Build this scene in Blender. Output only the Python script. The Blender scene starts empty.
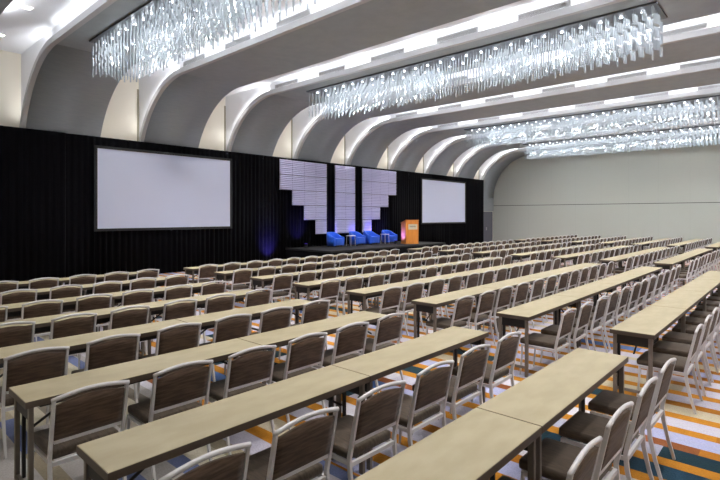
import bpy, bmesh, math, random
from mathutils import Vector, Matrix
random.seed(11)
PI = math.pi
scn = bpy.context.scene
COL = scn.collection

# ------------------------------------------------------------------ helpers
def lin(c):
    return tuple(((v/255)/12.92 if v/255 <= .04045 else ((v/255+.055)/1.055)**2.4) for v in c) + (1,)

def mat(name, rgb, rough=.6, metal=0, spec=.5, noise=None, bump=None, coat=0, sheen=0):
    """principled surface; noise = (second rgb, scale xyz, detail), bump = (scale, strength)"""
    m = bpy.data.materials.new(name); m.use_nodes = True
    nt = m.node_tree; b = nt.nodes['Principled BSDF']
    b.inputs['Base Color'].default_value = lin(rgb)
    b.inputs['Roughness'].default_value = rough
    b.inputs['Metallic'].default_value = metal
    b.inputs['Specular IOR Level'].default_value = spec
    if coat: b.inputs['Coat Weight'].default_value = coat
    if sheen: b.inputs['Sheen Weight'].default_value = sheen
    if noise or bump:
        tc = nt.nodes.new('ShaderNodeTexCoord'); mp = nt.nodes.new('ShaderNodeMapping')
        nt.links.new(tc.outputs['Object'], mp.inputs[0])
        nz = nt.nodes.new('ShaderNodeTexNoise'); nz.inputs['Scale'].default_value = 1
        nt.links.new(mp.outputs[0], nz.inputs['Vector'])
        if noise:
            mp.inputs['Scale'].default_value = noise[1]; nz.inputs['Detail'].default_value = noise[2]
            cr = nt.nodes.new('ShaderNodeValToRGB')
            cr.color_ramp.elements[0].color = lin(rgb); cr.color_ramp.elements[1].color = lin(noise[0])
            cr.color_ramp.elements[0].position = .35; cr.color_ramp.elements[1].position = .65
            nt.links.new(nz.outputs['Fac'], cr.inputs[0]); nt.links.new(cr.outputs[0], b.inputs['Base Color'])
        if bump:
            n2 = nt.nodes.new('ShaderNodeTexNoise'); n2.inputs['Scale'].default_value = bump[0]
            nt.links.new(tc.outputs['Object'], n2.inputs['Vector'])
            bp = nt.nodes.new('ShaderNodeBump'); bp.inputs['Strength'].default_value = bump[1]; bp.inputs['Distance'].default_value = .01
            nt.links.new(n2.outputs['Fac'], bp.inputs['Height']); nt.links.new(bp.outputs[0], b.inputs['Normal'])
    return m

def emit(name, rgb, s):
    m = bpy.data.materials.new(name); m.use_nodes = True
    b = m.node_tree.nodes['Principled BSDF']
    b.inputs['Base Color'].default_value = lin(rgb)
    b.inputs['Emission Color'].default_value = lin(rgb); b.inputs['Emission Strength'].default_value = s
    return m

def box(bm, x0, x1, y0, y1, z0, z1, bevel=0, M=None):
    v = [bm.verts.new((x, y, z)) for x in (x0, x1) for y in (y0, y1) for z in (z0, z1)]
    fs = [bm.faces.new([v[i] for i in q]) for q in ((0,1,3,2),(4,6,7,5),(0,4,5,1),(2,3,7,6),(0,2,6,4),(1,5,7,3))]
    nv = v
    if bevel:
        es = list({e for f in fs for e in f.edges})
        r = bmesh.ops.bevel(bm, geom=es, offset=bevel, segments=2, affect='EDGES', profile=.6)
        nv = list({w for f in r['faces'] for w in f.verts} | {w for w in v if w.is_valid})
    if M is not None: bmesh.ops.transform(bm, matrix=M, verts=[w for w in nv if w.is_valid])

def tube(bm, pts, r, seg=8, sq=1.0, cap=True):
    """tube along a polyline; r a number or a list"""
    pts = [Vector(p) for p in pts]; rings = []
    n = len(pts)
    up0 = Vector((1, 0, 0))
    for i, p in enumerate(pts):
        d = (pts[min(i+1, n-1)] - pts[max(i-1, 0)]).normalized()
        a = up0 - d*up0.dot(d)
        if a.length < .2: a = Vector((0, 1, 0)) - d*d.y
        a.normalize(); b = d.cross(a)
        rr = r[i] if isinstance(r, (list, tuple)) else r
        off = PI/seg
        rings.append([bm.verts.new(p + a*math.cos(2*PI*k/seg+off)*rr + b*math.sin(2*PI*k/seg+off)*rr*sq) for k in range(seg)])
    for i in range(n-1):
        for k in range(seg):
            bm.faces.new((rings[i][k], rings[i][(k+1) % seg], rings[i+1][(k+1) % seg], rings[i+1][k]))
    if cap:
        bm.faces.new(rings[0][::-1]); bm.faces.new(rings[-1])

def cyl(bm, c, r0, r1, z0, z1, seg=20):
    a = [bm.verts.new((c[0]+r0*math.cos(2*PI*k/seg), c[1]+r0*math.sin(2*PI*k/seg), z0)) for k in range(seg)]
    b = [bm.verts.new((c[0]+r1*math.cos(2*PI*k/seg), c[1]+r1*math.sin(2*PI*k/seg), z1)) for k in range(seg)]
    for k in range(seg): bm.faces.new((a[k], a[(k+1) % seg], b[(k+1) % seg], b[k]))
    bm.faces.new(a[::-1]); bm.faces.new(b)

def prism(bm, poly, axis, a0, a1):
    """extrude a 2-D polygon along x ('x': poly in y,z) or y ('y': poly in x,z) or z"""
    f = {'x': lambda p, a: (a, p[0], p[1]), 'y': lambda p, a: (p[0], a, p[1]), 'z': lambda p, a: (p[0], p[1], a)}[axis]
    A = [bm.verts.new(f(p, a0)) for p in poly]; B = [bm.verts.new(f(p, a1)) for p in poly]
    n = len(poly)
    for i in range(n): bm.faces.new((A[i], A[(i+1) % n], B[(i+1) % n], B[i]))
    bm.faces.new(A[::-1]); bm.faces.new(B)

def obj(name, bm, m, parent=None, smooth=False, label=None):
    bmesh.ops.recalc_face_normals(bm, faces=bm.faces)
    me = bpy.data.meshes.new(name); bm.to_mesh(me); bm.free()
    for k in (m if isinstance(m, (list, tuple)) else [m]): me.materials.append(k)
    if smooth:
        for p in me.polygons: p.use_smooth = True
        if smooth == 'auto':
            try: me.set_sharp_from_angle(angle=math.radians(40))
            except Exception: pass
    o = bpy.data.objects.new(name, me); COL.objects.link(o)
    if parent: o.parent = parent
    if label: o['label'] = label
    return o

def mesh_boxes(name, m, boxes, parent=None, bevel=0, label=None):
    bm = bmesh.new()
    for b in boxes: box(bm, *b, bevel=bevel)
    return obj(name, bm, m, parent, label=label)

def tag(o, label, cat, group=None):
    o['label'] = label; o['category'] = cat
    if group: o['group'] = group
    return o

def thing(name, label, cat, loc, rz=0, group=None):
    o = bpy.data.objects.new(name, None); o.empty_display_size = .1; COL.objects.link(o)
    o.location = loc; o.rotation_euler = (0, 0, rz)
    return tag(o, label, cat, group)

def struct(o):
    o['kind'] = 'structure'; return o

def dup(root, loc, rz, label, group=None, cat=None):
    r = root.copy(); COL.objects.link(r); r.location = loc; r.rotation_euler = (0, 0, rz); r['label'] = label
    if group: r['group'] = group
    for ch in list(root.children):
        c = ch.copy(); COL.objects.link(c); c.parent = r
        for g in list(ch.children):
            d = g.copy(); COL.objects.link(d); d.parent = c
    return r

ORD = ['first', 'second', 'third', 'fourth', 'fifth', 'sixth', 'seventh', 'eighth', 'ninth', 'tenth', 'eleventh', 'twelfth']

# ------------------------------------------------------------------ materials
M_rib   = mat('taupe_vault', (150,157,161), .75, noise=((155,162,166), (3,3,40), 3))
M_lip   = mat('light_grey_plaster', (186,186,187), .7)
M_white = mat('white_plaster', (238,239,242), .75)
M_cream = mat('cream_wall', (232,225,210), .8)
M_reveal= mat('tan_reveal', (140,132,112), .8)
M_curt  = mat('black_velour', (14,14,18), .95, spec=.05, noise=((8,8,11), (30,30,.6), 2), sheen=.03)
M_frame_b = mat('black_frame', (26,27,30), .5)
M_screen= mat('projection_vinyl', (216,222,245), .8, spec=.2)
M_top   = mat('beige_laminate', (166,154,124), .45, noise=((155,143,112), (3,7,7), 6))
M_edge  = mat('brown_edge', (82,70,60), .5)
M_leg   = mat('bronze_leg', (112,103,94), .5)
M_dark  = mat('black_bracket', (22,21,21), .6)
M_silver= mat('silver_frame', (204,202,204), .4)
M_fab   = mat('brown_weave', (96,78,64), .9, spec=.2, noise=((70,55,44), (7,40,60), 4), sheen=.1)
M_seat  = mat('brown_seat_weave', (84,72,60), .85, spec=.25, noise=((62,52,43), (60,9,30), 4), sheen=.15)
M_tile  = mat('white_tile', (204,202,234), .6)
M_stage = mat('black_stage', (15,15,18), .8)
M_blue  = mat('blue_upholstery', (15,90,216), .7, sheen=.2)
M_oak   = mat('honey_wood', (232,150,60), .45, noise=((212,126,44), (14,14,1.2), 4))
M_plaque= mat('plaque', (206,198,178), .5)
M_grey  = mat('grey_mark', (146,142,134), .6)
M_tabw  = mat('white_top', (236,236,238), .35)
M_grille= mat('grille_dark', (52,52,54), .6)
M_grl2  = mat('grille_grey', (168,166,170), .6)
M_plate = mat('chandelier_plate', (96,98,104), .35, metal=.6)
M_door  = mat('grey_door', (98,98,106), .6)
M_lamp  = emit('lamp_glow', (240,246,255), 4)
M_dl    = emit('downlight_glow', (255,248,236), 12)

def glass_mat():
    m = bpy.data.materials.new('rod_glass'); m.use_nodes = True
    nt = m.node_tree; nt.nodes.clear(); N = nt.nodes.new; L = nt.links.new
    out = N('ShaderNodeOutputMaterial')
    d = N('ShaderNodeBsdfDiffuse'); d.inputs[0].default_value = (.63,.67,.70,1)
    t = N('ShaderNodeBsdfTranslucent'); t.inputs[0].default_value = (.65,.69,.72,1)
    g = N('ShaderNodeBsdfGlossy'); g.inputs['Roughness'].default_value = .12; g.inputs[0].default_value = (.95,.97,1,1)
    tr = N('ShaderNodeBsdfTransparent'); tr.inputs[0].default_value = (.9,.95,.98,1)
    a = N('ShaderNodeMixShader'); a.inputs[0].default_value = .5
    b = N('ShaderNodeMixShader'); b.inputs[0].default_value = .25
    c = N('ShaderNodeMixShader'); c.inputs[0].default_value = .18
    L(d.outputs[0], a.inputs[1]); L(t.outputs[0], a.inputs[2])
    L(a.outputs[0], b.inputs[1]); L(g.outputs[0], b.inputs[2])
    L(b.outputs[0], c.inputs[1]); L(tr.outputs[0], c.inputs[2]); L(c.outputs[0], out.inputs[0])
    return m
M_rod = glass_mat()

def carpet_mat():
    m = bpy.data.materials.new('striped_carpet'); m.use_nodes = True
    nt = m.node_tree; N = nt.nodes.new; L = nt.links.new; b = nt.nodes['Principled BSDF']
    b.inputs['Roughness'].default_value = .95; b.inputs['Specular IOR Level'].default_value = .1
    tc = N('ShaderNodeTexCoord'); sp = N('ShaderNodeSeparateXYZ'); L(tc.outputs['Object'], sp.inputs[0])
    def mth(op, a, c=None):
        n = N('ShaderNodeMath'); n.operation = op
        for k, v in ((0, a), (1, c)):
            if v is None: continue
            if isinstance(v, (int, float)): n.inputs[k].default_value = v
            else: L(v, n.inputs[k])
        return n.outputs[0]
    def mix(f, a, c):
        n = N('ShaderNodeMix'); n.data_type = 'RGBA'
        if isinstance(f, (int, float)): n.inputs[0].default_value = f
        else: L(f, n.inputs[0])
        for k, v in ((6, a), (7, c)):
            if isinstance(v, tuple): n.inputs[k].default_value = v
            else: L(v, n.inputs[k])
        return n.outputs[2]
    P = .44
    xs = mth('DIVIDE', sp.outputs[0], P)
    i = mth('FLOOR', xs); fr = mth('FRACT', xs)
    isor = mth('LESS_THAN', fr, .38)
    key = mth('ADD', mth('MULTIPLY', i, 2), mth('ADD', isor, 37))
    w1 = N('ShaderNodeTexWhiteNoise'); w1.noise_dimensions = '1D'; L(key, w1.inputs['W'])
    yy = mth('ADD', mth('DIVIDE', sp.outputs[1], 1.1), mth('MULTIPLY', w1.outputs['Value'], 7))
    j = mth('FLOOR', yy)
    cv = N('ShaderNodeCombineXYZ'); L(key, cv.inputs[0]); L(j, cv.inputs[1])
    w2 = N('ShaderNodeTexWhiteNoise'); w2.noise_dimensions = '3D'; L(cv.outputs[0], w2.inputs['Vector'])
    def ramp(fac, stops):
        r = N('ShaderNodeValToRGB'); r.color_ramp.interpolation = 'CONSTANT'; e = r.color_ramp.elements
        e[0].position, e[0].color = stops[0][0], lin(stops[0][1]); e[1].position, e[1].color = stops[1][0], lin(stops[1][1])
        for p, c in stops[2:]:
            q = e.new(p); q.color = lin(c)
        L(fac, r.inputs[0]); return r.outputs[0]
    pale = ramp(w2.outputs['Value'], [(0,(176,172,186)), (.4,(188,184,192)), (.66,(152,154,184)), (.84,(180,168,146)), (.95,(78,102,148))])
    orange = ramp(w2.outputs['Value'], [(0,(166,111,36)), (.6,(152,98,34)), (.86,(122,72,42)), (.94,(180,168,146))])
    teal = ramp(w2.outputs['Value'], [(0,(30,50,58)), (.5,(38,62,78)), (.75,(60,86,130)), (.9,(160,160,178))])
    zn = N('ShaderNodeTexNoise'); zn.inputs['Scale'].default_value = .33; zn.inputs['Detail'].default_value = 0
    cz = N('ShaderNodeCombineXYZ'); L(mth('MULTIPLY', i, P), cz.inputs[0]); L(mth('MULTIPLY', j, 1.1), cz.inputs[1])
    L(cz.outputs[0], zn.inputs['Vector'])
    band = mth('MULTIPLY', mth('LESS_THAN', mth('ABSOLUTE', mth('SUBTRACT', sp.outputs[0], 5.28)), .44), mth('LESS_THAN', sp.outputs[1], 2.2))
    zone = mth('MAXIMUM', mth('GREATER_THAN', zn.outputs['Fac'], .66), band)
    tan = ramp(w2.outputs['Value'], [(0,(152,142,122)), (.4,(120,112,102)), (.68,(98,106,140)), (.78,(132,122,104)), (.93,(164,106,38))])
    cream = ramp(w2.outputs['Value'], [(0,(172,164,146)), (.45,(160,155,152)), (.76,(104,112,156)), (.86,(184,176,158)), (.96,(60,70,92))])
    zl = N('ShaderNodeTexNoise'); zl.inputs['Scale'].default_value = .5; zl.inputs['Detail'].default_value = 0
    L(cz.outputs[0], zl.inputs['Vector'])
    left = mth('LESS_THAN', mth('ADD', sp.outputs[0], mth('MULTIPLY', zl.outputs['Fac'], 2.5)), 4.4)
    c = mix(left, mix(isor, mix(zone, pale, teal), orange), mix(isor, cream, tan))
    fz = N('ShaderNodeTexNoise'); fz.inputs['Scale'].default_value = 60; fz.inputs['Detail'].default_value = 4
    L(tc.outputs['Object'], fz.inputs['Vector'])
    hv = N('ShaderNodeHueSaturation'); L(c, hv.inputs['Color'])
    L(mth('ADD', mth('MULTIPLY', fz.outputs['Fac'], .55), .72), hv.inputs['Value'])
    L(hv.outputs[0], b.inputs['Base Color'])
    bp = N('ShaderNodeBump'); bp.inputs['Strength'].default_value = .4; bp.inputs['Distance'].default_value = .01
    L(fz.outputs['Fac'], bp.inputs['Height']); L(bp.outputs[0], b.inputs['Normal'])
    return m
M_carpet = carpet_mat()

def farwall_mat():
    m = mat('panelled_wall', (184,187,178), .7); nt = m.node_tree; N = nt.nodes.new; L = nt.links.new
    b = nt.nodes['Principled BSDF']; tc = N('ShaderNodeTexCoord'); sp = N('ShaderNodeSeparateXYZ'); L(tc.outputs['Object'], sp.inputs[0])
    d = N('ShaderNodeMath'); d.operation = 'DIVIDE'; L(sp.outputs[1], d.inputs[0]); d.inputs[1].default_value = 1.83
    f = N('ShaderNodeMath'); f.operation = 'FRACT'; L(d.outputs[0], f.inputs[0])
    l = N('ShaderNodeMath'); l.operation = 'LESS_THAN'; L(f.outputs[0], l.inputs[0]); l.inputs[1].default_value = .012
    x = N('ShaderNodeMix'); x.data_type = 'RGBA'; L(l.outputs[0], x.inputs[0])
    x.inputs[6].default_value = lin((184,187,178)); x.inputs[7].default_value = lin((178,181,172))
    L(x.outputs[2], b.inputs['Base Color']); return m
M_far = farwall_mat()

# ------------------------------------------------------------------ setting
X0, XW, Y0, YW, ZC = -1.6, 38.6, -6.0, 19.62, 7.68
FZ = -.13                       # floor level; everything is scaled to true size at the end
struct(mesh_boxes('floor', M_carpet, [(X0-.2, XW+.2, Y0-.2, YW+.2, FZ-.1, FZ)]))
struct(mesh_boxes('ceiling', M_white, [(X0-.2, XW+.2, Y0-.2, YW+.2, ZC, ZC+.15)]))
struct(mesh_boxes('wall_front', M_cream, [(X0-.2, XW+.2, YW, YW+.2, FZ, ZC)]))
struct(mesh_boxes('wall_back', M_cream, [(X0-.2, XW+.2, Y0-.2, Y0, FZ, ZC)]))
struct(mesh_boxes('wall_left', M_cream, [(X0-.2, X0, Y0, YW, FZ, ZC)]))
wr = struct(mesh_boxes('wall_right', M_far, [(XW, XW+.2, Y0, YW, FZ, 3.04), (XW, XW+.2, Y0, YW, 3.08, ZC), (XW+.03, XW+.2, Y0, YW, 3.04, 3.08)]))
struct(mesh_boxes('trim_11', M_grille, [(XW-.004, XW+.03, Y0, YW, 3.042, 3.078)]))
struct(mesh_boxes('baseboard_right', M_grey, [(XW-.02, XW, Y0, YW, FZ, .0)]))
dr = struct(mesh_boxes('door_1', M_door, [(36.3, 38.4, YW-.06, YW, FZ, 2.55)]))
mesh_boxes('door_handle', M_silver, [(37.25, 37.29, YW-.12, YW-.06, 1.0, 1.25)], dr)

def area(name, loc, sx, sy, rot, e, col=(1,1,1), shape='RECTANGLE', spread=PI):
    l = bpy.data.lights.new(name, 'AREA'); l.shape = shape; l.size = sx
    if shape in ('RECTANGLE', 'ELLIPSE'): l.size_y = sy
    l.energy = e; l.color = col; l.spread = spread
    o = bpy.data.objects.new(name, l); COL.objects.link(o); o.location = loc; o.rotation_euler = rot
    return o
COVE, COVE_FILL = 44, 230
RX0, RP, RW = 4.5, 3.955, 2.43          # ribs: first left edge, period, width
ZR, RR, RC = 7.19, 3.5, 16.06          # underside height, arc radius, arc centre y
def arc(r, n=28):
    return [(RC + r*math.sin(a), ZR-RR + r*math.cos(a)) for a in [PI/2*k/n for k in range(n+1)]]
for k in range(-1, 9):
    x0 = RX0 + RP*k; x1 = x0 + RW
    if k == 8: x1 = XW - .001
    xl = x0 - .06; x0 += .04
    bm = bmesh.new()
    A = arc(RR)
    under = [(Y0+.001, ZR)] + A[:-1] + [(RC+RR-.002, A[-1][1]), (RC+RR-.001, 2.58), (YW-.001, 2.58)]
    P = {}
    for x in (x0, x1):
        P[x] = [(bm.verts.new((x, y, z)), bm.verts.new((x, y, ZC-.001))) for y, z in under]
    for i in range(len(under)-1):
        a, b = P[x0], P[x1]
        f = bm.faces.new((a[i][0], b[i][0], b[i+1][0], a[i+1][0])); f.smooth = 1 <= i < len(A)
        for c in (a, b):
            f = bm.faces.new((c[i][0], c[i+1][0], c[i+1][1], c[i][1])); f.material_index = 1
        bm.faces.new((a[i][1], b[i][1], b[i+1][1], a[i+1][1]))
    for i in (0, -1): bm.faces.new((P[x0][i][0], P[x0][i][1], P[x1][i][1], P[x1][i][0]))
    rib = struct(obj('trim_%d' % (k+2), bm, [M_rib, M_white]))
    # grey lip that follows the curve along the rib's left edge
    bm = bmesh.new()
    def path(r, z): return [(Y0+.002, ZR+z)] + arc(RR+z) + [(RC+RR+min(z, .04), 2.6)]
    pts = [(x0+.04, path(0, -.012)), (xl, path(0, -.012)), (xl, path(0, .165)), (xl+.025, path(0, .165)), (xl+.025, path(0, .03)), (x0-.002, path(0, .03))]
    rows = [[bm.verts.new((x, min(y, YW-.004), z)) for y, z in p] for x, p in pts]
    for P, Q in zip(rows, rows[1:]):
        for i in range(len(P)-1): bm.faces.new((P[i], P[i+1], Q[i+1], Q[i]))
    obj('cove_lip', bm, M_lip, rib)
    if k >= 0:
        # light strips lying in the trough behind the lip
        area('cove_and_fill_light', (xl+.055, 5.0, ZR+.1), .05, 21.6, (PI, 0, 0), COVE, (.93, .97, 1))
        # added, unseen fill strip by the beam before, to even the wall's brightness
        area('cove_and_fill_light', (xl-1.38, 5.0, ZR+.31), .06, 21.6, (PI, 0, 0), COVE_FILL, (.9, .95, 1))
        for q in (18, 47):
            an = math.radians(q); rr = RR+.1
            d = Vector((0, math.sin(an), math.cos(an)))
            area('cove_and_fill_light', (xl+.055, RC+rr*d.y, ZR-RR+rr*d.z), .06, 1.75, (PI-an, 0, 0), 5.4 if q < 30 else 3.4, (.95, .97, 1))
    if k >= 1:
        struct(mesh_boxes('trim_%d' % (k+20), M_reveal, [(xl+.03, xl+.1, YW-.015, YW, 4.9, 7.24)]))
names = ['first', 'second', 'third', 'fourth', 'fifth', 'sixth', 'seventh', 'eighth']
# linear grilles above the lips
gy = [(15.75,14.38), (13.17,11.85), (10.63,9.25), (8.02,6.68), (5.5,4.15), (3.15,1.88)]
for k in range(1, 7):
    x = RX0 + RP*k
    for i, (ya, yb) in enumerate(gy):
        if k <= 2 and i > 4 or k == 1 and i > 3: continue
        t = thing('air_grille', 'long slotted air grille, %s from the curtain wall, on the %s arched beam from left' % (ORD[i], ORD[k]), 'vent', (x-.052, (ya+yb)/2+.05, ZR+.1655), 0, 'linear air grilles along the ceiling beams')
        h = (ya-yb)/2
        mesh_boxes('backing', M_grille, [(-.03, -.022, -h, h, 0, .125)], t)
        mesh_boxes('frame', M_lip, [(-.05, -.03, -h, h, 0, .022), (-.05, -.03, -h, h, .115, .135), (-.05, -.03, -h, -h+.03, .022, .115), (-.05, -.03, h-.03, h, .022, .115), (-.03, -.022, -h, h, .125, .135)], t)
        for s in range(3):
            mesh_boxes('slat', M_lip, [(-.05, -.034, -h+.03, h-.03, .032+.029*s, .05+.029*s)], t)

# ------------------------------------------------------------------ lights
DOWN, CHAND = 27, 18
for k in range(-1, 8):
    x1 = RX0 + RP*k + RW
    gx = x1 + .73
    for y in (18.0, 15.1, 12.2, 9.3, 6.4, 3.5, .6, -2.3):
        if k == -1: gx2 = RX0 - .88
        else: gx2 = gx
        area('downlight', (gx2, y, ZC-.006), .2, .2, (0, 0, 0), DOWN if y < 16 else DOWN*.5, (1, .97, .93), 'DISK', math.radians(100))
for y, n in ((15.1, 'nearer the camera'), (17.97, 'nearer the curtain wall')):
    t = thing('recessed_downlight', 'round recessed ceiling downlight in the top left bay, %s' % n, 'ceiling light', (RX0-.88, y, ZC-.02), 0, 'recessed downlights in the ceiling bays')
    bm = bmesh.new()
    seg = 24
    a = [bm.verts.new((  .145*math.cos(2*PI*q/seg), .145*math.sin(2*PI*q/seg), 0)) for q in range(seg)]
    b = [bm.verts.new((.1*math.cos(2*PI*q/seg), .1*math.sin(2*PI*q/seg), 0)) for q in range(seg)]
    c = [bm.verts.new((  .145*math.cos(2*PI*q/seg), .145*math.sin(2*PI*q/seg), .019)) for q in range(seg)]
    for q in range(seg):
        bm.faces.new((a[q], a[(q+1) % seg], b[(q+1) % seg], b[q])); bm.faces.new((a[q], c[q], c[(q+1) % seg], a[(q+1) % seg]))
    obj('trim_ring', bm, M_white, t)
    bm = bmesh.new(); cyl(bm, (0, 0),    .099, .099, .004, .01, 24); obj('lamp', bm, M_dl, t)

# ------------------------------------------------------------------ chandeliers
CH_PT = 9.5
def chandelier(k, label, y1):
    xc = RX0 + RP*k + 1.2; yc = (y1+2.5)/2; HL, HW = (y1-2.5)/2, .6
    t = thing('rod_chandelier', label, 'chandelier', (xc, yc, ZR), 0, 'long glass rod chandeliers')
    mesh_boxes('ceiling_plate', M_plate, [(-HW, HW, -HL, HL, -.05, -.001)], t, .008)
    rods = []
    ny, nx = 60, 7
    for j in range(ny):
        for i in range(nx):
            y = -HL+.1 + (2*HL-.2)*j/(ny-1); x = -HW+.08 + (2*HW-.16)*i/(nx-1)
            s = ((i*3+j*5) % 4)/4
            rods.append((x, y, s))
    rods.sort(key=lambda q: (q[0]*.74+(q[1])*.67))
    def rod(bm, x, y, s):
        tube(bm, [(x, y, -.05), (x, y, -1.0)], .004, 4)
        z = -.07 - .15*s
        for L in (.24, .24, .24):
            tube(bm, [(x, y, z), (x, y, z-L)], .02, 6); z -= L+.075
    for x, y, s in rods[:100]:
        bm = bmesh.new(); rod(bm, x, y, s); obj('glass_rod', bm, M_rod, t)
    bm = bmesh.new()
    for x, y, s in rods[100:]: rod(bm, x, y, s)
    st = obj('glass_rods', bm, M_rod, t); st['kind'] = 'stuff'
    for j in range(25):
        for i in (-1, 1):
            bm = bmesh.new(); cyl(bm, (i*.3, -HL+.35+(2*HL-.7)*j/24), .045, .03, -.085, -.05, 10); obj('lamp', bm, M_lamp, t)
    for q in [-.92+.153*i for i in range(13)]:
        l = bpy.data.lights.new('chandelier_bulb', 'POINT'); l.energy = CH_PT; l.color = (.94, .98, 1); l.shadow_soft_size = .05
        o = bpy.data.objects.new('chandelier_bulb', l); COL.objects.link(o); o.location = (xc, yc+q*HL, ZR-.62)
    for q in (-.5, .5):
        area('chandelier_light', (xc, yc+q*HL, ZR-.1), 1.05, HL-.1, (0, 0, 0), CHAND, (.92, .97, 1))
chandelier(0, 'glass rod chandelier at upper left, over the left projection screen', 15.03)
chandelier(2, 'long glass rod chandelier hanging centre to upper right of the photo', 14.7)
chandelier(5, 'distant glass rod chandelier, in front of the one by the beige wall', 14.45)
chandelier(7, 'farthest glass rod chandelier, hanging close to the beige end wall', 14.4)

# ------------------------------------------------------------------ drapes
def drape(x0, x1, y, label, seed):
    rnd = random.Random(seed); bm = bmesh.new()
    n = int((x1-x0)/.035); cols = []
    ph = 0; amp = .03
    for i in range(n+1):
        x = x0 + (x1-x0)*i/n
        ph += .035*2*PI/.22*(.75+.5*rnd.random())
        amp = min(.05, max(.015, amp+rnd.uniform(-.006, .006)))
        col = []
        for z, s in ((FZ+.005, 1.2), (2.2, 1.0), (4.5, .8), (5.03, .35), (5.1, .3)):
            col.append(bm.verts.new((x, y + amp*s*math.sin(ph), z)))
        cols.append(col)
    for i in range(n):
        for j in range(4):
            f = bm.faces.new((cols[i][j], cols[i+1][j], cols[i+1][j+1], cols[i][j+1])); f.smooth = True
    o = obj('stage_drape', bm, M_curt)
    sm = o.modifiers.new('thickness', 'SOLIDIFY'); sm.thickness = .006
    return tag(o, label, 'curtain', 'black stage drapes')
drape(X0+.05, 5.72, 19.06, 'black floor length drape at the far left of the front wall', 1)
drape(5.66, 14.2, 19.14, 'black pleated drape behind the left projection screen', 2)
drape(14.22, 25.9, 19.14, 'black pleated drape behind the white stage backdrop and blue armchairs', 3)
drape(25.92, 36.05, 19.14, 'black pleated drape behind the right projection screen, ending at the grey column', 4)

# ------------------------------------------------------------------ projection screens
def screen(x0, x1, z0, z1, y, label):
    t = thing('projection_screen', label, 'screen', ((x0+x1)/2, y, 0), 0, 'projection screens on the black drapes')
    w = (x1-x0)/2; e = .1
    mesh_boxes('frame', M_frame_b, [(-w-e, -w, -.03, .03, z0-e, z1+e), (w, w+e, -.03, .03, z0-e, z1+e), (-w, w, -.03, .03, z1, z1+e), (-w, w, -.03, .03, z0-e, z0)], t)
    mesh_boxes('screen_surface', M_screen, [(-w, w, -.005, .005, z0, z1)], t)
    for s in (-1, 1):
        mesh_boxes('leg', M_curt, [(s*(w+.05)-.025, s*(w+.05)+.025, -.0, .03, FZ, z0-e)], t)
        
screen(6.72, 12.27, 1.73, 4.66, 18.98, 'large white projection screen on the left drape')
screen(27.15, 32.8, 1.73, 4.66, 18.98, 'white projection screen on the right, beyond the wooden lectern')

# ------------------------------------------------------------------ stage
ZS = .6
st = thing('stage_platform', 'low black stage platform under the armchairs and lectern', 'stage', (19.9, 17.4, 0))
mesh_boxes('deck', M_stage, [(-4.5, 5.1, -1.65, 1.55, ZS-.08, ZS)], st)
mesh_boxes('skirt', M_curt, [(-4.48, 5.08, -1.62, -1.6, FZ, ZS-.08), (-4.48, -4.46, -1.6, 1.5, FZ, ZS-.08), (5.06, 5.08, -1.6, 1.5, FZ, ZS-.08)], st)

# backdrop of ribbed tiles
TW, TH = .788, .748
def tile_mesh():
    bm = bmesh.new(); w = TW/2-.009; n = 8; h = TH-.016
    prof = [(.03, .006)]
    for i in range(n):
        z = .006 + h*i/n
        prof += [(-.035, z+h/n*.25), (-.045, z+h/n*.5), (-.03, z+h/n*.75), (.0, z+h/n)]
    prof += [(.03, .006+h)]
    prism(bm, prof, 'x', -w, w)
    return bm
proto = obj('backdrop_tile', tile_mesh(), M_tile)
first = True
cols = [('left stair group', 'outermost', 15.37, 2), ('left stair group', 'second', 16.16, 3), ('left stair group', 'third', 16.95, 4), ('left stair group', 'innermost', 17.74, 5),
        ('central strip', 'left', 19.18, 5), ('central strip', 'right', 19.97, 5),
        ('right stair group', 'innermost', 21.4, 5), ('right stair group', 'second', 22.19, 4), ('right stair group', 'third', 22.98, 3), ('right stair group', 'outermost', 23.77, 2)]
nup = 0
for grp, cn, x, n in cols:
    for r in range(n):
        o = proto if first else proto.copy()
        if not first: COL.objects.link(o)
        first = False
        o.location = (x, 18.86, 4.97-TH*(r+1))
        tag(o, 'white ribbed backdrop tile, row %d from top, %s column of the %s' % (r+1, cn, grp), 'backdrop tile', 'white ribbed tiles of the stage backdrop')
    zb = 4.97-TH*n
    nup += 1
    up = mesh_boxes('trim_%d' % (40+nup), M_curt, [(x-.02, x+.02, 18.891, 18.94, ZS, 4.97), (x-.2, x+.2, 18.84, 18.92, zb-.02, zb+.005)])
    struct(up)

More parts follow.
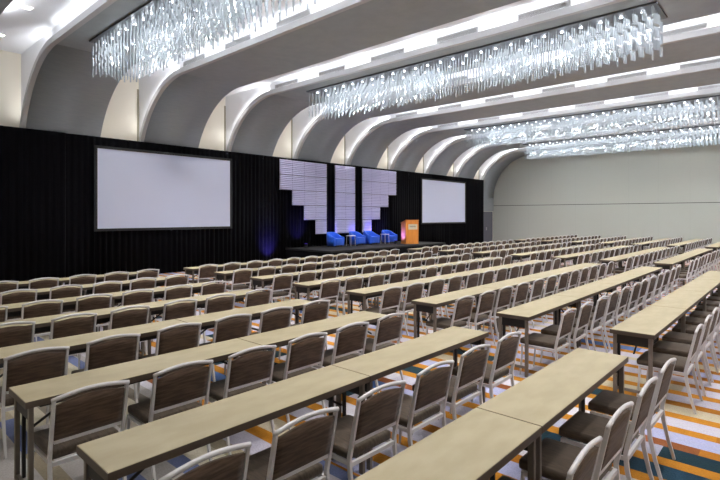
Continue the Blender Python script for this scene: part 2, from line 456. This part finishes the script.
# blue tub chairs
def tub_parts(t):
    W, D = .43, .42
    path = []                                   # outer U: front-left -> back -> front-right
    for a in [i/24 for i in range(25)]:
        th = PI + PI*a                          # sweep through the back
        path.append((math.cos(th)*W, -math.sin(th)*D*.9 + .0))
    path = [(-W, -.34), (-W, -.17)] + path[:] + [(W, -.17), (W, -.34)]
    def height(p):
        u = (p[1]+.34)/(.34+D*.9); return .50 + .26*(u*u*(3-2*u))
    bm = bmesh.new(); rings = []
    for p in path:
        h = height(p); q = (p[0]*.70, p[1]*.70 if p[1] > 0 else p[1])
        ot = (p[0]*.93, p[1]*.93 if p[1] > 0 else p[1]); it = (p[0]*.77, p[1]*.77 if p[1] > 0 else p[1])
        rings.append([bm.verts.new((p[0]*.95, p[1]*.95, .06)), bm.verts.new((p[0], p[1], .35)), bm.verts.new((p[0], p[1], h-.06)), bm.verts.new((ot[0], ot[1], h)), bm.verts.new((it[0], it[1], h)), bm.verts.new((q[0], q[1], h-.06)), bm.verts.new((q[0], q[1], .06))])
    for i in range(len(rings)-1):
        for j in range(7):
            f = bm.faces.new((rings[i][j], rings[i+1][j], rings[i+1][(j+1) % 7], rings[i][(j+1) % 7])); f.smooth = True
    bm.faces.new(rings[0]); bm.faces.new(rings[-1][::-1])
    obj('shell', bm, M_blue, t)
    bm = bmesh.new(); box(bm, -W*.69, W*.69, -.36, .18, .08, .44, .04); obj('seat_cushion', bm, M_blue, t, True)
    for sx in (-1, 1):
        for sy in (-.26, .2):
            bm = bmesh.new(); cyl(bm, (sx*.24, sy), .02, .025, 0, .085, 10); obj('foot', bm, M_dark, t)
tub = thing('tub_armchair', 'blue tub armchair at the left end of the stage', 'armchair', (17.82, 17.95, ZS), .12, 'blue tub armchairs on the stage')
tub_parts(tub)
dup(tub, (19.55, 18.0, ZS), .08, 'second blue tub armchair from left, right of the first side table')
dup(tub, (20.74, 18.0, ZS), .0, 'third blue tub armchair from left, just left of the second side table')
dup(tub, (22.4, 18.05, ZS), -.1, 'blue tub armchair on the right, nearest the lectern')
sd = thing('side_table', 'small white-topped side table between the first two blue armchairs', 'side table', (18.86, 17.75, ZS), 0, 'side tables on the stage')
bm = bmesh.new(); cyl(bm, (0, 0), .25, .25, .53, .555, 28); obj('table_top', bm, M_tabw, sd)
for sx in (-1, 1):
    for sy in (-1, 1):
        bm = bmesh.new(); tube(bm, [(sx*.17, sy*.17, .004), (sx*.15, sy*.15, .53)], .014, 8); obj('leg', bm, M_silver, sd)
dup(sd, (21.72, 17.75, ZS), 0, 'small white-topped side table left of the armchair nearest the lectern')

# lectern
lc = thing('lectern', 'honey-coloured wooden lectern with a pale name plaque on the stage', 'lectern', (22.74, 16.75, ZS), -math.radians(27))
bm = bmesh.new()
prism(bm, [(-.32, .05), (.3, .05), (.3, 1.18), (-.32, 1.34)], 'x', -.4, .4)
obj('body', bm, M_oak, lc)
mesh_boxes('plinth', M_oak, [(-.42, .42, -.34, .32, 0, .05)], lc)
bm = bmesh.new(); prism(bm, [(-.34, 1.345), (.34, 1.17), (.34, 1.2), (-.34, 1.375)], 'x', -.42, .42); obj('reading_top', bm, M_oak, lc)
pq = mesh_boxes('plaque', M_plaque, [(-.25, .32, -.335, -.32, .82, 1.12)], lc)
# the plaque's lettering is a blurred grey line in the photograph: a row of small grey marks
mesh_boxes('lettering', M_grey, [(-.16+.042*i, -.16+.042*i+.03, -.339, -.335, .95, .95+(.075 if i % 3 else .1)) for i in range(9)], pq)

# purple uplights behind the stage furniture
def uplight(x, y, z, label, e=70, col=(.16, .12, 1), aim=(0, .95, 1)):
    t = thing('uplight', label, 'stage light', (x, y, z), 0, 'small black uplights along the drapes')
    bm = bmesh.new(); cyl(bm, (0, 0), .07, .09, .03, .2, 16); obj('housing', bm, M_dark, t)
    mesh_boxes('base', M_dark, [(-.09, .09, -.07, .07, 0, .03)], t)
    bm = bmesh.new(); cyl(bm, (0, 0), .075, .075, .2, .205, 16); obj('lens', bm, emit('uplight_lens', (90, 60, 255), .4), t)
    l = bpy.data.lights.new('uplight_beam', 'SPOT'); l.energy = e; l.color = col; l.spot_size = math.radians(76); l.spot_blend = 1; l.shadow_soft_size = .06
    o = bpy.data.objects.new('uplight_beam', l); COL.objects.link(o); o.location = (x, y, z+.25)
    o.rotation_euler = Vector(aim).to_track_quat('-Z', 'Y').to_euler()
uplight(14.45, 18.55, FZ, 'black uplight on the floor by the drape left of the stage', 200)
uplight(16.3, 18.42, ZS, 'black uplight on the stage below the left stair of tiles', 100)
uplight(18.5, 18.42, ZS, 'black uplight on the stage behind the first blue armchair', 60)
uplight(20.2, 18.5, ZS, 'black uplight on the stage below the central strip of tiles', 60)
uplight(21.6, 18.5, ZS, 'black uplight on the stage behind the second side table', 110)
uplight(22.9, 18.42, ZS, 'black uplight on the stage behind the last blue armchair', 60)

uplight(21.95, 17.15, ZS, 'black uplight on the stage at the left side of the lectern', 170, (.07, .06, 1), (.8, -.3, .5))

# ------------------------------------------------------------------ tables and chairs
TL, TD = 2.256, .498
def make_table():
    t = thing('folding_table', '', 'table', (0, 0, 0), 0, 'narrow folding tables set in rows')
    L, D = TL/2-.006, TD/2
    bm = bmesh.new(); box(bm, -L, L, -D, D, .708, .75, .003); obj('tabletop', bm, M_top, t)
    e = .0025
    mesh_boxes('edge_band', M_edge, [(-L-e, L+e, -D-e, -D-.0002,   .704, .747), (-L-e, L+e, D+.0002, D+e,   .704, .747), (-L-e, -L-.0002, -D, D,   .704, .747), (L+.0002, L+e, -D, D,   .704, .747)], t)
    for sx in (-1, 1):
        for sy in (-1, 1):
            x, y = sx*(L-.045), sy*(D-.05)
            mesh_boxes('leg', M_leg, [(x-.016, x+.016, y-.022, y+.022, 0, .7075)], t)
        mesh_boxes('inner_strut', M_dark, [(sx*(L-.085)-.012, sx*(L-.085)+.012, D-.1, D-.068, .1, .7075)], t)
        x = sx*(L-.045)
        mesh_boxes('cross_panel', M_dark, [(x-.008, x+.008, -D+.072, D-.072, .6, .7075)], t)
        mesh_boxes('cross_bar', M_leg, [(x-.012, x+.012, -D+.072, D-.072, .1, .13)], t)
        bm = bmesh.new(); tube(bm, [(sx*(L-.11), 0, .5), (sx*(L-.5), 0, .695)], .01, 6); obj('fold_brace', bm, M_dark, t)
    mesh_boxes('apron_rail', M_dark, [(-L+.2, L-.2, D-.1, D-.075, .58, .7075)], t)
    return t

def rail_pts(x, z, rise, y0, dz, n=9):
    return [(-x+2*x*i/n, y0, z + rise*math.sin(PI*i/n)) for i in range(n+1)]

def back_y(z):            # rake of the back posts
    return -.225 - .105*max(0, (z-.42)/.42)

def make_chair(full=True):
    t = thing('banquet_chair', '', 'chair', (0, 0, 0), 0, 'brown banquet chairs behind the tables')
    hw = .266
    bm = bmesh.new(); box(bm, -.255, .255, -.21, .3, .395, .462, .026)
    obj('seat', bm, M_seat, t, True)
    # back panel with an arched top
    bm = bmesh.new(); pw = hw-.018; n = 10
    F, B = [], []
    for i in range(n+1):
        x = -pw + 2*pw*i/n; zt = .793 + .03*math.sin(PI*i/n)
        colF, colB = [], []
        for j in range(5):
            z = .545 + (zt-.545)*j/4; th = .017 if 0 < j < 4 and 0 < i < n else .011
            y = back_y(z)
            colF.append(bm.verts.new((x, y+th, z))); colB.append(bm.verts.new((x, y-th, z)))
        F.append(colF); B.append(colB)
    for i in range(n):
        for j in range(4):
            for G in (F, B):
                f = bm.faces.new((G[i][j], G[i+1][j], G[i+1][j+1], G[i][j+1])); f.smooth = True
        bm.faces.new((F[i][4], F[i+1][4], B[i+1][4], B[i][4])); bm.faces.new((F[i][0], F[i+1][0], B[i+1][0], B[i][0]))
    for i in (0, n):
        for j in range(4): bm.faces.new((F[i][j], F[i][j+1], B[i][j+1], B[i][j]))
    obj('backrest', bm, M_fab, t)
    def post(bm, s):
        tube(bm, [(s*hw, -.325, 0), (s*hw, -.275, .15), (s*hw, -.235, .31), (s*hw, -.225, .42), (s*hw, back_y(.55), .55), (s*hw, back_y(.7), .7), (s*hw, back_y(.825), .825)], [.014,.016,.018,.018,.017,.016,.015], 4, 1.25)
    def front(bm, s): tube(bm, [(s*(hw-.012), .29, 0), (s*(hw-.012), .27, .2), (s*(hw-.012), .26, .393)], [.012,.015,.017], 4)
    def top(bm):
        n = 10; y = back_y(.83)
        tube(bm, [(-hw-.016+2*(hw+.016)*i/n, y,   .828+.03*math.sin(PI*i/n)) for i in range(n+1)], .0145, 8)
    def low(bm): box(bm, -hw+.02, hw-.02, back_y(.53)-.012, back_y(.53)+.012, .52, .544)
    def apron(bm):
        box(bm, -hw+.015, hw-.015, -.24, -.215, .366, .394); box(bm, -hw+.03, hw-.03, .25, .27, .366, .394)
        for s in (-1, 1): box(bm, s*(hw-.014)-.01, s*(hw-.014)+.01, -.215, .25, .366, .394)
    if full:
        for s in (-1, 1):
            bm = bmesh.new(); post(bm, s); obj('rear_leg', bm, M_silver, t)
            bm = bmesh.new(); front(bm, s); obj('front_leg', bm, M_silver, t)
        bm = bmesh.new(); top(bm); obj('top_rail', bm, M_silver, t, True)
        bm = bmesh.new(); low(bm); obj('lower_back_rail', bm, M_silver, t)
        bm = bmesh.new(); apron(bm); obj('seat_frame', bm, M_silver, t)
    else:
        bm = bmesh.new()
        for s in (-1, 1): post(bm, s); front(bm, s)
        top(bm); low(bm); apron(bm); obj('frame', bm, M_silver, t)
    return t

NEAR = [1.33 + 1.569*k for k in range(8)]
BL = [('nearest block', 1.077, 2, True, 1.453, .752), ('second block', 6.785, 4, True, 7.161, .752), ('third block', 17.21, 4, False, 17.586, .752), ('farthest block', 27.85, 4, False, 28.226, .752)]
tproto = make_table(); cproto = make_chair(True); cfar = make_chair(False)
for pr, k in ((tproto, .88/.75), (cproto, 1.152), (cfar, 1.152)):
    for ch in pr.children: ch.data.transform(Matrix.Diagonal((1, 1, k, 1)))
used = {'t': False, 'c': False, 'f': False}
rnd = random.Random(5)
ADX = [0, 0, -.02, 0, .1, .15, .2, .26]
ADY = [-.08, -.12, -.02, -.05, .03, .03, .07, .1]
ROWN = ['nearest row', 'second row', 'third row', 'fourth row', 'fifth row', 'sixth row', 'seventh row', 'last row']
for b, (bn, xs, nt, full, cx0, cp) in enumerate(BL):
    for r in range(8):
        yn = NEAR[r]
        if r == 0 and b >= 2: continue
        end = 'right' if b == 0 else 'left'
        def out_of_sight(x, y):        # well beyond the right edge of the photograph
            return x > 9 and (x*.6717 - y*.7408)/(x*.7408 + y*.6717) > .84
        for q in range(nt):
            if out_of_sight(xs + TL*q, yn): continue
            idx = nt-1-q if b == 0 else q
            lab = 'beige-topped folding table, %s from the %s end of the %s, %s' % (ORD[idx], end, ROWN[r], bn)
            loc = (xs + TL*(q+.5) + (ADX[r] if b == 0 else 0), yn + TD/2, FZ)
            if not used['t']:
                used['t'] = True; tproto.location = loc; tproto['label'] = lab
            else: dup(tproto, loc, 0, lab)
        for q in range(nt*3):
            if out_of_sight(cx0 + cp*q, yn): continue
            idx = nt*3-1-q if b == 0 else q
            lab = 'brown silver-framed chair, %s from the %s end of the %s, %s' % (ORD[idx], end, ROWN[r], bn)
            loc = (cx0 + cp*q + (ADX[r] if b == 0 else 0) + rnd.uniform(-.015, .015), yn + ADY[r] + rnd.uniform(-.015, .01), FZ); rz = rnd.uniform(-.02, .02)
            key, pr = ('c', cproto) if full and r < 6 else ('f', cfar)
            if not used[key]:
                used[key] = True; pr.location = loc; pr.rotation_euler = (0, 0, rz); pr['label'] = lab
            else: dup(pr, loc, rz, lab)

# ------------------------------------------------------------------ camera, world, view
cd = bpy.data.cameras.new('camera'); co = bpy.data.objects.new('camera', cd); COL.objects.link(co)
co.location = (0, 0, 2.2); co.rotation_euler = (PI/2, 0, -math.radians(47.808))
cd.sensor_width = 36; cd.lens = 487.85/720*36; cd.shift_y = -24.2/720; cd.clip_end = 200
scn.camera = co
# bring the whole room to true size (table 0.76 m high)
K = .76/.88
for o in list(scn.objects):
    if o.parent: continue
    o.location = o.location*K
    if o.type == 'LIGHT':
        l = o.data; l.energy *= K*K
        if l.type == 'AREA':
            l.size *= K; l.size_y *= K
        else: l.shadow_soft_size *= K
    elif o.type != 'CAMERA': o.scale = o.scale*K
w = bpy.data.worlds.new('world'); scn.world = w; w.use_nodes = True
w.node_tree.nodes['Background'].inputs[0].default_value = (0, 0, 0, 1)
scn.view_settings.view_transform = 'Standard'; scn.view_settings.look = 'None'
scn.view_settings.gamma = 1; scn.view_settings.use_curve_mapping = False
scn.view_settings.exposure = 0.76
scn.cycles.use_denoising = True
scn.cycles.transparent_max_bounces = 12
